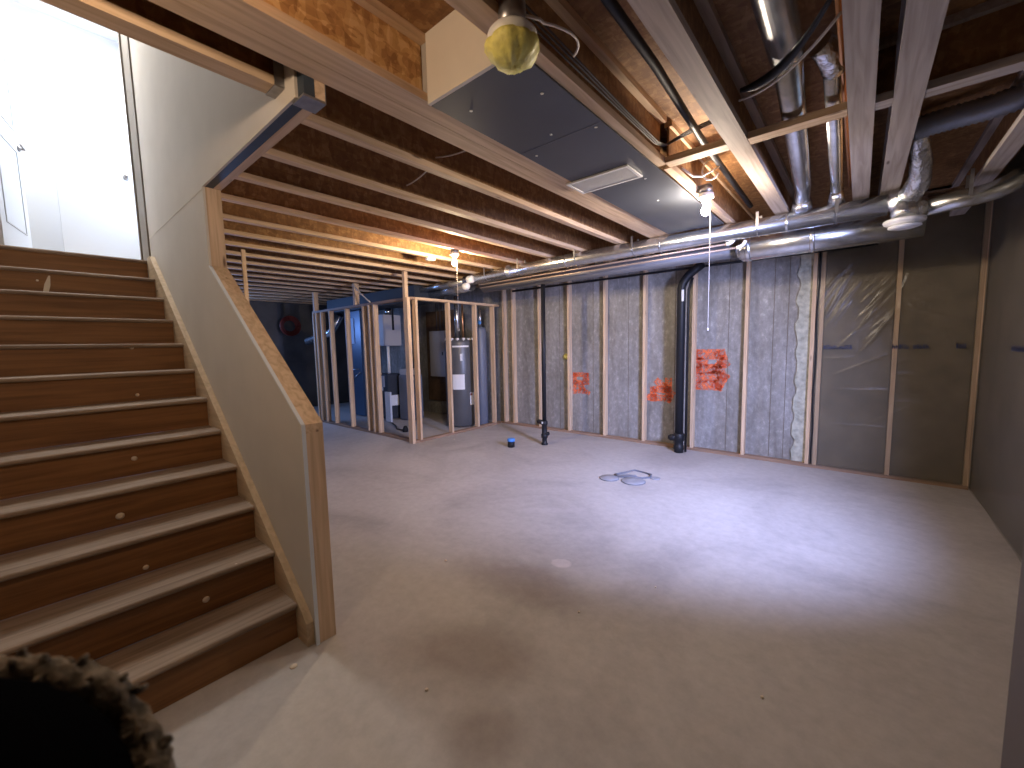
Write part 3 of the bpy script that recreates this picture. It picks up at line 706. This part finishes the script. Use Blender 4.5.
kid(MB().lathe([(.052, 0), (.052, .085), (.044, .085)], (-3.92, 4.57, .001), 22), 'stub', M['black'], t)
kid(MB().lathe([(.050, .086), (.058, .086), (.058, .120), (.05, .130), (.01, .131)], (-3.92, 4.57, .001), 22), 'cap', M['bluecap'], t)
# floor cover plates beside the open sump
GP = 'cover plates by the floor opening'
def disc(x, y, r, lab, z=.001):
    t = thing('cover_plate', lab, 'cover', (x, y, 0), GP)
    kid(MB().lathe([(r*.98, 0), (r, .004), (r, .008), (r*.97, .012), (r*.3, .013)], (x, y, z), 32), 'disc', M['lid'], t)
    kid(MB().tube([(x+r*.99*math.cos(2*PI*k/32), y+r*.99*math.sin(2*PI*k/32), z+.004) for k in range(33)], .005, 6), 'rim', M['rim'], t)
disc(-2.09, 4.12, .105, 'grey round cover plate lying furthest left on the slab')
disc(-1.83, 4.18, .125, 'larger grey round cover plate in front of the opening')
t = thing('floor_drain', 'ragged opening in the slab with dark edge behind the round covers', 'drain', (-1.93, 4.36, 0))
dn = MB()
pp = [(-2.09, 4.27), (-2.04, 4.40), (-1.98, 4.55), (-1.86, 4.54), (-1.76, 4.50), (-1.73, 4.40), (-1.80, 4.33), (-1.92, 4.29), (-2.03, 4.22)]
dn.tube([(a, b_, .008) for a, b_ in pp+pp[:1]], [.014, .01, .012, .009, .014, .012, .01, .02, .016, .014], 8)
kid(dn, 'edge', M['rim'], t)
kid(MB().prism([(-2.06, 4.25), (-1.90, 4.31), (-1.88, 4.38), (-2.02, 4.36)], .002, .012, 'z'), 'tray', M['lid'], t)
kid(MB().lathe([(.052, 0), (.055, .006), (.04, .008)], (-1.68, 4.42, .001), 18), 'plug', M['lid'], t)
# debris on the slab
for k, (x, y, s_) in enumerate([(-2.01, .70, 1.2), (-2.18, 1.8, .7), (-1.4, 1.02, .6), (-1.15, 1.9, .5), (-.9, 2.4, .5), (-5.0, 4.4, .8), (-.25, 1.9, .5)]):
    tag(MB().lathe([(.004, 0), (.016*s_, .001), (.013*s_, .005), (.004, .007)], (x, y, .001), 7).build('plaster_crumb', M['drop']), 'small pale plaster crumb on the slab', 'debris', 'plaster crumbs on the slab')

# ------------------------------------------------------------------ utility room frames
ZP = 2.252
t = thing('partition_frame', 'open pine stud frame of the utility room, long side facing the stairs', 'wall frame', (-6.9, 3.9, 0), 'utility room frames')
for x in (-8.64, -8.52, -8.30, -7.94, -7.315, -6.715, -6.52, -6.37, -5.46):
    kid(box(x, x+.038, 3.862, 3.950, .0385, ZP), 'stud', M['pine_z'], t)
kid(box(-8.64, -5.292, 3.860, 3.952, .001, .038), 'bottom_plate', M['plate'], t)
kid(box(-8.64, -5.292, 3.860, 3.952, ZP+.0005, ZP+.039), 'top_plate', M['plate'], t)
for x in (-8.58, -6.98): kid(box(x, x+.06, 3.862, 3.950, ZP+.0395, Z-.002), 'short_stud', M['pine_z'], t)
t = thing('partition_frame', 'open pine stud frame of the utility room, short side facing the drain stacks', 'wall frame', (-5.33, 4.9, 0), 'utility room frames')
for y, w in ((3.954, .038), (4.62, .038), (5.25, .038), (5.72, .038)):
    kid(box(-5.377, -5.289, y, y+w, .0385, ZP), 'stud', M['pine_z'], t)
kid(box(-5.379, -5.287, 3.954, YB-.003, .001, .038), 'bottom_plate', wood('shaded_plate_y', (.22, .135, .085), (.36, .24, .165), 'y', knots=False), t)  # bottom plate colour darkened to stand for its shadow
kid(box(-5.379, -5.287, 3.954, YB-.003, ZP+.0005, ZP+.039), 'top_plate', M['pine_y'], t)
t = tag(MB().box(-5.39, -5.292, 3.80, 3.858, .001, ZP+.03).box(-5.39, -5.33, 3.80, 3.858, ZP+.03, Z-.002).build('corner_post', M['pine_z']), 'tall pine corner post of the utility room reaching the joists', 'post')
tag(box(-5.46, -5.435, 1.68, 1.72, .001, Z-.002).build('pine_post', M['pine_z']), 'lone pine post seen past the top of the stair half wall', 'post')

# ------------------------------------------------------------------ utility equipment
t = thing('water_heater', 'dark grey cylindrical water heater behind the short stud frame', 'water heater', (-5.80, 5.30, 0))
wx, wy = -5.80, 5.32
kid(MB().lathe([(.27, 0), (.285, .03), (.285, 1.56), (.27, 1.61), (.2, 1.64), (.03, 1.65)], (wx, wy, .02), 40), 'tank', M['tank'], t)
ring = MB()
for a in range(14):
    an = 2*PI*a/14; ring.box(wx+.25*math.cos(an)-.02, wx+.25*math.cos(an)+.02, wy+.25*math.sin(an)-.02, wy+.25*math.sin(an)+.02, 1.62, 1.67)
kid(ring, 'top_tabs', M['whiteplastic'], t)
for dx in (-.10, .10): kid(MB().tube([(wx+dx, wy, 1.66), (wx+dx, wy, 2.3)], .018, 10), 'water_line', M['copper'], t)
kid(MB().tube([(wx, wy-.05, 1.65), (wx, wy-.05, 2.45)], .05, 16), 'flue', M['galv'], t)
def patch(cx, cy, r, a0, a1, z0, z1):
    mb = MB(); vs = []
    for k in range(7):
        a = a0+(a1-a0)*k/6
        vs.append([mb.bm.verts.new((cx+(r)*math.cos(a), cy+r*math.sin(a), z)) for z in (z0, z1)])
    for A, B in zip(vs, vs[1:]): mb.bm.faces.new((A[0], B[0], B[1], A[1]))
    return mb
A_ = math.atan2(-wy, -wx)   # side of the tank facing the room
kid(patch(wx, wy, .287, A_-.55, A_+.25, .72, 1.0), 'rating_label', M['paper'], t, 'pale rating label')
kid(patch(wx, wy, .287, A_+.0, A_+.15, 1.25, 1.38), 'small_label', M['paper'], t)
kid(patch(wx, wy, .287, A_+.60, A_+.95, .42, .65), 'tag_label', M['paper'], t)
kid(patch(wx, wy, .288, A_+.62, A_+.80, .60, .64), 'tag_stripe', M['red'], t)
kid(patch(wx, wy, .287, A_-.5, A_+.6, 1.50, 1.53), 'band_label', M['whiteplastic'], t)
t = thing('expansion_tank', 'slim slate cylinder standing between the last studs of the short frame', 'tank', (-5.50, 5.72, 0))
kid(MB().lathe([(.10, 0), (.11, .02), (.11, 1.80), (.09, 1.86), (.02, 1.87)], (-5.52, 5.60, .001), 24), 'shell', M['greycab'], t)
kid(MB().tube([(-5.52, 5.60, 1.86), (-5.52, 5.60, 2.22)], .03, 12), 'pipe', M['galv'], t)
kid(MB().lathe([(.035, 0), (.035, .03), (.02, .035)], (-5.44, 5.52, 1.95), 14, Matrix.Rotation(PI/2, 3, 'X')), 'gauge', M['bluecap'], t)
# electrical panel on back wall
t = thing('electrical_panel', 'pale grey electrical panel fixed on the dark utility wall', 'panel', (-7.05, 5.9, 1.4))
kid(box(-7.38, -6.80, 5.86, 5.953, .86, 1.86), 'cabinet', M['cab'], t)
kid(box(-7.35, -6.83, 5.850, 5.859, .90, 1.83), 'door', M['cab'], t)
kid(box(-6.95, -6.92, 5.842, 5.849, 1.33, 1.40), 'latch', M['black'], t)
for k in range(3): kid(MB().tube([(-7.2+k*.12, 5.93, 1.87), (-7.2+k*.13, 5.93, 2.6)], .012, 8), 'conduit', M['cable'], t)
t = tag(box(-7.6, -6.6, 5.955, 5.984, .3, 2.3).build('backer_board', plain('brown_board', (.12, .075, .045), .7, noise=.3)), 'brown board on the wall behind the electrical panel', 'board')
# ventilator box
t = thing('ventilator_unit', 'white square ventilator box with black straps hung high in the utility room', 'appliance', (-7.5, 4.95, 1.58))
kid(box(-7.80, -7.40, 4.72, 5.14, 1.56, 2.19, bevel=.012), 'cabinet', M['cab'], t)
kid(MB().box(-7.398, -7.38, 4.92, 4.96, 1.88, 2.32), 'strap', M['black'], t); kid(MB().box(-7.83, -7.805, 4.70, 4.74, 1.85, 2.3), 'strap', M['black'], t)
kid(MB().tube([(-7.55, 4.90, 1.555), (-7.55, 4.90, .98)], .03, 12), 'drain_pipe', M['whiteplastic'], t)
kid(MB().tube([(-7.55, 4.95, 2.2), (-7.55, 4.95, 2.33)], .07, 16), 'collar', M['foil'], t)
# furnace
t = thing('furnace', 'dark furnace cabinet with pale stickers behind the long stud frame', 'furnace', (-7.8, 5.0, 0))
kid(box(-8.05, -7.46, 4.78, 5.25, .02, .96, bevel=.01), 'cabinet', M['darkcab'], t)
kid(box(-7.80, -7.62, 4.772, 4.779, .62, .86), 'sticker', M['paper'], t)
kid(box(-7.458, -7.452, 4.84, 5.05, .30, .52), 'sticker', M['paper'], t)
kid(box(-7.69, -7.55, 4.765, 4.779, .70, .93), 'switch_box', M['cab'], t)
t = thing('softener_tank', 'slate blue floor cabinet with pale control head beside the furnace', 'tank', (-7.1, 5.15, 0))
kid(box(-7.35, -7.02, 4.98, 5.35, .01, .95, bevel=.015), 'cabinet', M['greycab'], t)
kid(box(-7.33, -7.04, 5.0, 5.33, .95, 1.07, bevel=.01), 'control_head', M['cab'], t)
kid(box(-7.018, -7.012, 5.05, 5.12, .84, .92), 'sticker', M['paper'], t)
tag(MB().box(-7.38, -7.20, 4.66, 4.70, .01, .62).build('white_board', M['paper']), 'narrow white board leaning upright in front of the slate cabinet', 'board')
t = thing('plenum', 'tall dark blue sheet metal plenum with blue-lit panel at far left', 'plenum', (-8.6, 4.9, 0))
kid(box(-8.95, -8.30, 4.72, 5.2, .02, 2.33), 'casing', plain('blue_steel', (.05, .09, .16), .35, .3), t)
kid(MB().box(-8.92, -8.55, 4.705, 4.719, 1.62, 2.18), 'panel', M['bluelit'], t, 'panel coloured as blue light on the duct side')
kid(MB().tube([(-8.9, 4.70, 1.05), (-8.4, 4.70, 1.06)], .01, 8).tube([(-8.8, 4.70, .78), (-8.35, 4.70, 1.0)], .01, 8), 'brace_wire', M['galv'], t)
tag(MB().lathe([(.05, 0), (.05, .05), (.03, .10), (.01, .11)], (-6.2, 4.30, .001), 14).build('floor_cleanout', M['black']), 'small black cap on the utility room slab', 'cap')
tag(MB().tube([(-6.2, 4.3, .02), (-6.5, 4.32, .012), (-6.8, 4.5, .012), (-7.1, 4.62, .012)], .011, 8).build('floor_hose', M['black']), 'black hose lying on the utility room slab', 'hose')
t = tag(MB().tube([(-6.60, 3.98, 2.24), (-6.62, 4.0, 1.6), (-6.55, 4.02, 1.2), (-6.58, 4.0, .4)], .014, 8).tube([(-6.57, 3.98, 2.24), (-6.52, 4.0, 1.7), (-6.50, 4.02, 1.1), (-6.52, 4.0, .4)], .011, 8).build('cable_bundle', M['whitecable']), 'pale cables hanging down beside the middle utility studs', 'cable')

# ------------------------------------------------------------------ lamps
def bulb_fixture(x, y, z, mat, label, string=0, name='bulb_lamp', hb=.05):
    t = thing(name, label, 'lamp', (x, y, z))
    kid(MB().lathe([(.05, 0), (.05, hb), (.045, hb)], (x, y, z+.045), 8), 'ceiling_box', M['strap'], t)
    kid(MB().lathe([(.02, -.035), (.028, -.03), (.032, -.005), (.055, 0), (.058, .012), (.055, .03), (.02, .031)], (x, y, z+.012), 26), 'lamp_holder', M['whiteplastic'], t)
    pr = [(.012, .0), (.013, -.014), (.022, -.032), (.030, -.052), (.030, -.066), (.022, -.084), (.006, -.092)]
    kid(MB().lathe(pr[::-1], (x, y, z-.024), 20), 'bulb', mat, t)
    if string: kid(MB().tube([(x+.035, y, z+.0), (x+.037, y, z-string)], .0022, 6).lathe([(.002, -.02), (.006, -.016), (.006, 0), (.002, .004)], (x+.037, y, z-string), 8), 'pull_string', M['whitecable'], t)
    return t
t1 = bulb_fixture(-3.795, 3.443, 2.603, M['bulb_a'], 'far lit bare bulb with pull string near the utility corner', .88, hb=.024)
t2 = bulb_fixture(-.955, 3.47, 2.60, M['bulb_b'], 'near lit bare bulb with pull string beside the grey duct box', .98)
t2c = [c_ for c_ in t2.children if c_.name.startswith('ceiling_box')][0]
kid(MB().box(-1.008, -.92, 3.45, 3.49, Z+.022, Z+.04), 'bracket', M['strap'], t2)
# white coiled cable above the near bulb
pp = [(-1.0, 3.05, 2.72), (-.97, 3.2, 2.70), (-.94, 3.3, 2.72)]+[(-.90+.06*math.cos(a), 3.36+.005*a, 2.78+.07*math.sin(a)) for a in [PI*k/6 for k in range(12)]]
tag(MB().tube(pp, .007, 8).build('coiled_cable', M['whitecable']), 'loop of white cable just above the near lit bulb', 'cable')
# third bulb, behind the camera
t3 = bulb_fixture(-1.36, -.14, 2.66, M['bulb_c'], 'lit bare bulb on the ceiling in front of the stair foot')
# smoke alarm in yellow dust cover
t = thing('smoke_alarm', 'round alarm wrapped in a crumpled yellow dust cover under a joist', 'smoke alarm', (-.98, 1.2, 2.55))
ax, ay = -.985, 1.20
kid(MB().lathe([(.048, 0), (.05, .05), (.046, .14), (.03, .15)], (ax, ay, 2.615), 12), 'ceiling_box', M['strap'], t)
kid(MB().lathe([(.075, 0), (.086, .006), (.088, .028), (.078, .040), (.05, .042)], (ax, ay, 2.574), 36), 'base_ring', M['whiteplastic'], t)
q = MB(); prof = [(.010, -.060), (.045, -.055), (.078, -.030), (.098, .0), (.094, .012), (.082, .022)]
q.lathe(prof, (ax, ay, 2.560), 44)
for v in q.bm.verts:
    a = math.atan2(v.co.y-ay, v.co.x-ax); k = 1+.035*math.sin(5*a+1)+.025*math.sin(11*a)+random.uniform(-.015, .015)
    v.co.x = ax+(v.co.x-ax)*k; v.co.y = ay+(v.co.y-ay)*k; v.co.z += random.uniform(-.004, .004)
kid(q, 'dust_cover', M['yellow'], t)
t = thing('smoke_alarm', 'white round ceiling fixture left of the far lit bulb', 'smoke alarm', (-4.6, 3.72, 2.62))
kid(MB().lathe([(.03, 0), (.062, .006), (.068, .03), (.06, .04)], (-4.308, 3.49, 2.632), 26), 'body', M['whiteplastic'], t)
# wires clipped along the duct box joist
GW = 'thin cables along the duct box'
labs = ['thin brown cable along the duct box joist, nearest the box', 'thin brown cable along the duct box joist, middle of the run', 'thin brown cable along the duct box joist, outermost']
for k in range(3):
    o_ = .012*k
    pth = [(-1.0+o_, 1.22, 2.72+.010*k), (-.998+o_, 1.6+.05*k, 2.712+.012*math.sin(k)), (-1.004+o_, 2.1, 2.718), (-.999+o_, 2.55, 2.712), (-.99+o_, 2.66, 2.73), (-.86, 2.72+.02*k, 2.80), (-.71, 2.78+.02*k, 2.85)]
    tag(MB().tube(pth, .0045, 6).build('cable', M['cable']), labs[k], 'cable', GW)
pth = [(-.94, 1.22, 2.66), (-.92, 1.28, 2.67)]+arc((-.92, 1.30, 2.67), (-.84, 1.50, 2.70), (-.955, 1.56, 2.70), 8)
tag(MB().tube(pth, .005, 8).build('white_cable', M['whitecable']), 'white cable looping from the yellow covered alarm', 'cable')
for x0, y0, x1, y1, lab in ((-2.19, 1.85, -1.84, 1.93, 'thin tan cable crossing under the joists near the beam'), (-2.72, 2.0, -2.25, 1.9, 'thin tan cable crossing between the first and second joists')):
    tag(MB().tube(arc((x0, y0, 2.76), ((x0+x1)/2, (y0+y1)/2, 2.73), (x1, y1, 2.77), 6), .005, 6).build('cable', M['whitecable']), lab, 'cable')
# ------------------------------------------------------------------ fur trimmed sleeve close to the camera
CX = Vector((0, 0, 1.52))
YAW, PIT, ROL, FPX = .704, .0948, -.0204, 409.32
fw = Vector((-math.sin(YAW)*math.cos(PIT), math.cos(YAW)*math.cos(PIT), -math.sin(PIT)))
r0 = Vector((math.cos(YAW), math.sin(YAW), 0)); u0 = r0.cross(fw)
rt = r0*math.cos(ROL)+u0*math.sin(ROL); up = u0*math.cos(ROL)-r0*math.sin(ROL)
t = thing('coat_sleeve', 'dark blurred coat sleeve with curly brown fleece cuff in the near lower left corner', 'clothing', (-.40, .05, 1.20))
sc = Vector((-.405, .016, 1.165))
# cuff ring: a lumpy fleece torus around the forearm axis
axis = (fw*.55-up*.45-rt*.35).normalized(); ea = axis.cross(up).normalized(); eb = axis.cross(ea)
q = MB(); NN = 90
ctr = Vector((0, 0, 1.52))+fw*.30-up*.415-rt*.48
R1, R2 = .165, .165
pp = [ctr+ea*R1*math.cos(2*PI*k/NN)+eb*R2*math.sin(2*PI*k/NN) for k in range(NN+1)]
q.tube(pp, [.017+random.uniform(-.004, .005) for _ in pp[:-1]]+[.017], 12, lump=.22)
for k in range(420):
    p = pp[random.randrange(NN)]; d = Vector([random.gauss(0, 1) for _ in range(3)]).normalized()
    b0 = p+d*.014; s1 = Vector([random.gauss(0, 1) for _ in range(3)]).normalized()
    q.tube([b0, b0+d*.004+s1*.003, b0+d*.004+s1*.006, b0-d*.001+s1*.008], [.004, .0038, .003, .0015], 6)
kid(q, 'fleece_cuff', M['fleece'], t)
q = MB()
q.tube([ctr-axis*.0+axis*.004, ctr-axis*.05, ctr-axis*.14, ctr-axis*.24], [.155, .160, .150, .11], 30)
kid(q, 'sleeve', M['cloth'], t)

# ------------------------------------------------------------------ lights
def area(name, loc, rot, sx, sy, e, col):
    l = bpy.data.lights.new(name, 'AREA'); l.shape = 'RECTANGLE'; l.size = sx; l.size_y = sy; l.energy = e; l.color = col
    o = bpy.data.objects.new(name, l); COL.objects.link(o); o.location = loc; o.rotation_euler = rot; return o
# daylight through the right window (area light in the opening, facing -X)
wl = area('window_daylight', (XR-.03, 2.75, 1.92), (0, 0, 0), .4, .8, 100, (.48, .55, 1))
wl.rotation_euler = Vector((-3.4, 2.1, -1.5)).to_track_quat('-Z', 'Y').to_euler(); wl.data.spread = math.radians(96)
# daylight from a window in the far left wall
w = MB()
for a, b_, z0, z1 in [(1.6, 3.4, 1.5, 1.56), (1.6, 3.4, 2.34, 2.40), (1.6, 1.66, 1.56, 2.34), (3.34, 3.4, 1.56, 2.34)]: w.box(XL+.001, XL+.05, a, b_, z0, z1)
struct(w.build('window_2', M['white']))
area('far_window_daylight', (XL+.04, 2.5, 1.95), (0, -PI/2+.30, 0), .75, 1.65, 95, (.22, .42, 1))
# ceiling fixture and hall daylight up the stairs
area('hall_ceiling_light', (-6.0, .6, 5.2), (0, 0, 0), .9, .9, 85, (1, .94, .86))
area('hall_daylight', (-6.2, 1.17, 3.9), (PI/2, 0, 0), 1.0, 1.8, 35, (.75, .85, 1))

wd_ = bpy.data.worlds.new('world'); S.world = wd_; wd_.use_nodes = True
bg = wd_.node_tree.nodes['Background']; bg.inputs['Color'].default_value = (.55, .7, 1, 1); bg.inputs['Strength'].default_value = .6

# ------------------------------------------------------------------ camera
cam = bpy.data.cameras.new('camera'); co = bpy.data.objects.new('camera', cam); COL.objects.link(co)
co.matrix_world = Matrix(((rt.x, up.x, -fw.x, 0), (rt.y, up.y, -fw.y, 0), (rt.z, up.z, -fw.z, 1.52), (0, 0, 0, 1)))
cam.sensor_width = 36; cam.lens = FPX/1024*36; cam.clip_start = .02
cam.dof.use_dof = True; cam.dof.focus_distance = 3.8; cam.dof.aperture_fstop = 2.8
S.camera = co
S.view_settings.view_transform = 'Standard'; S.view_settings.look = 'None'; S.view_settings.gamma = 1
S.view_settings.use_curve_mapping = False; S.view_settings.exposure = .12
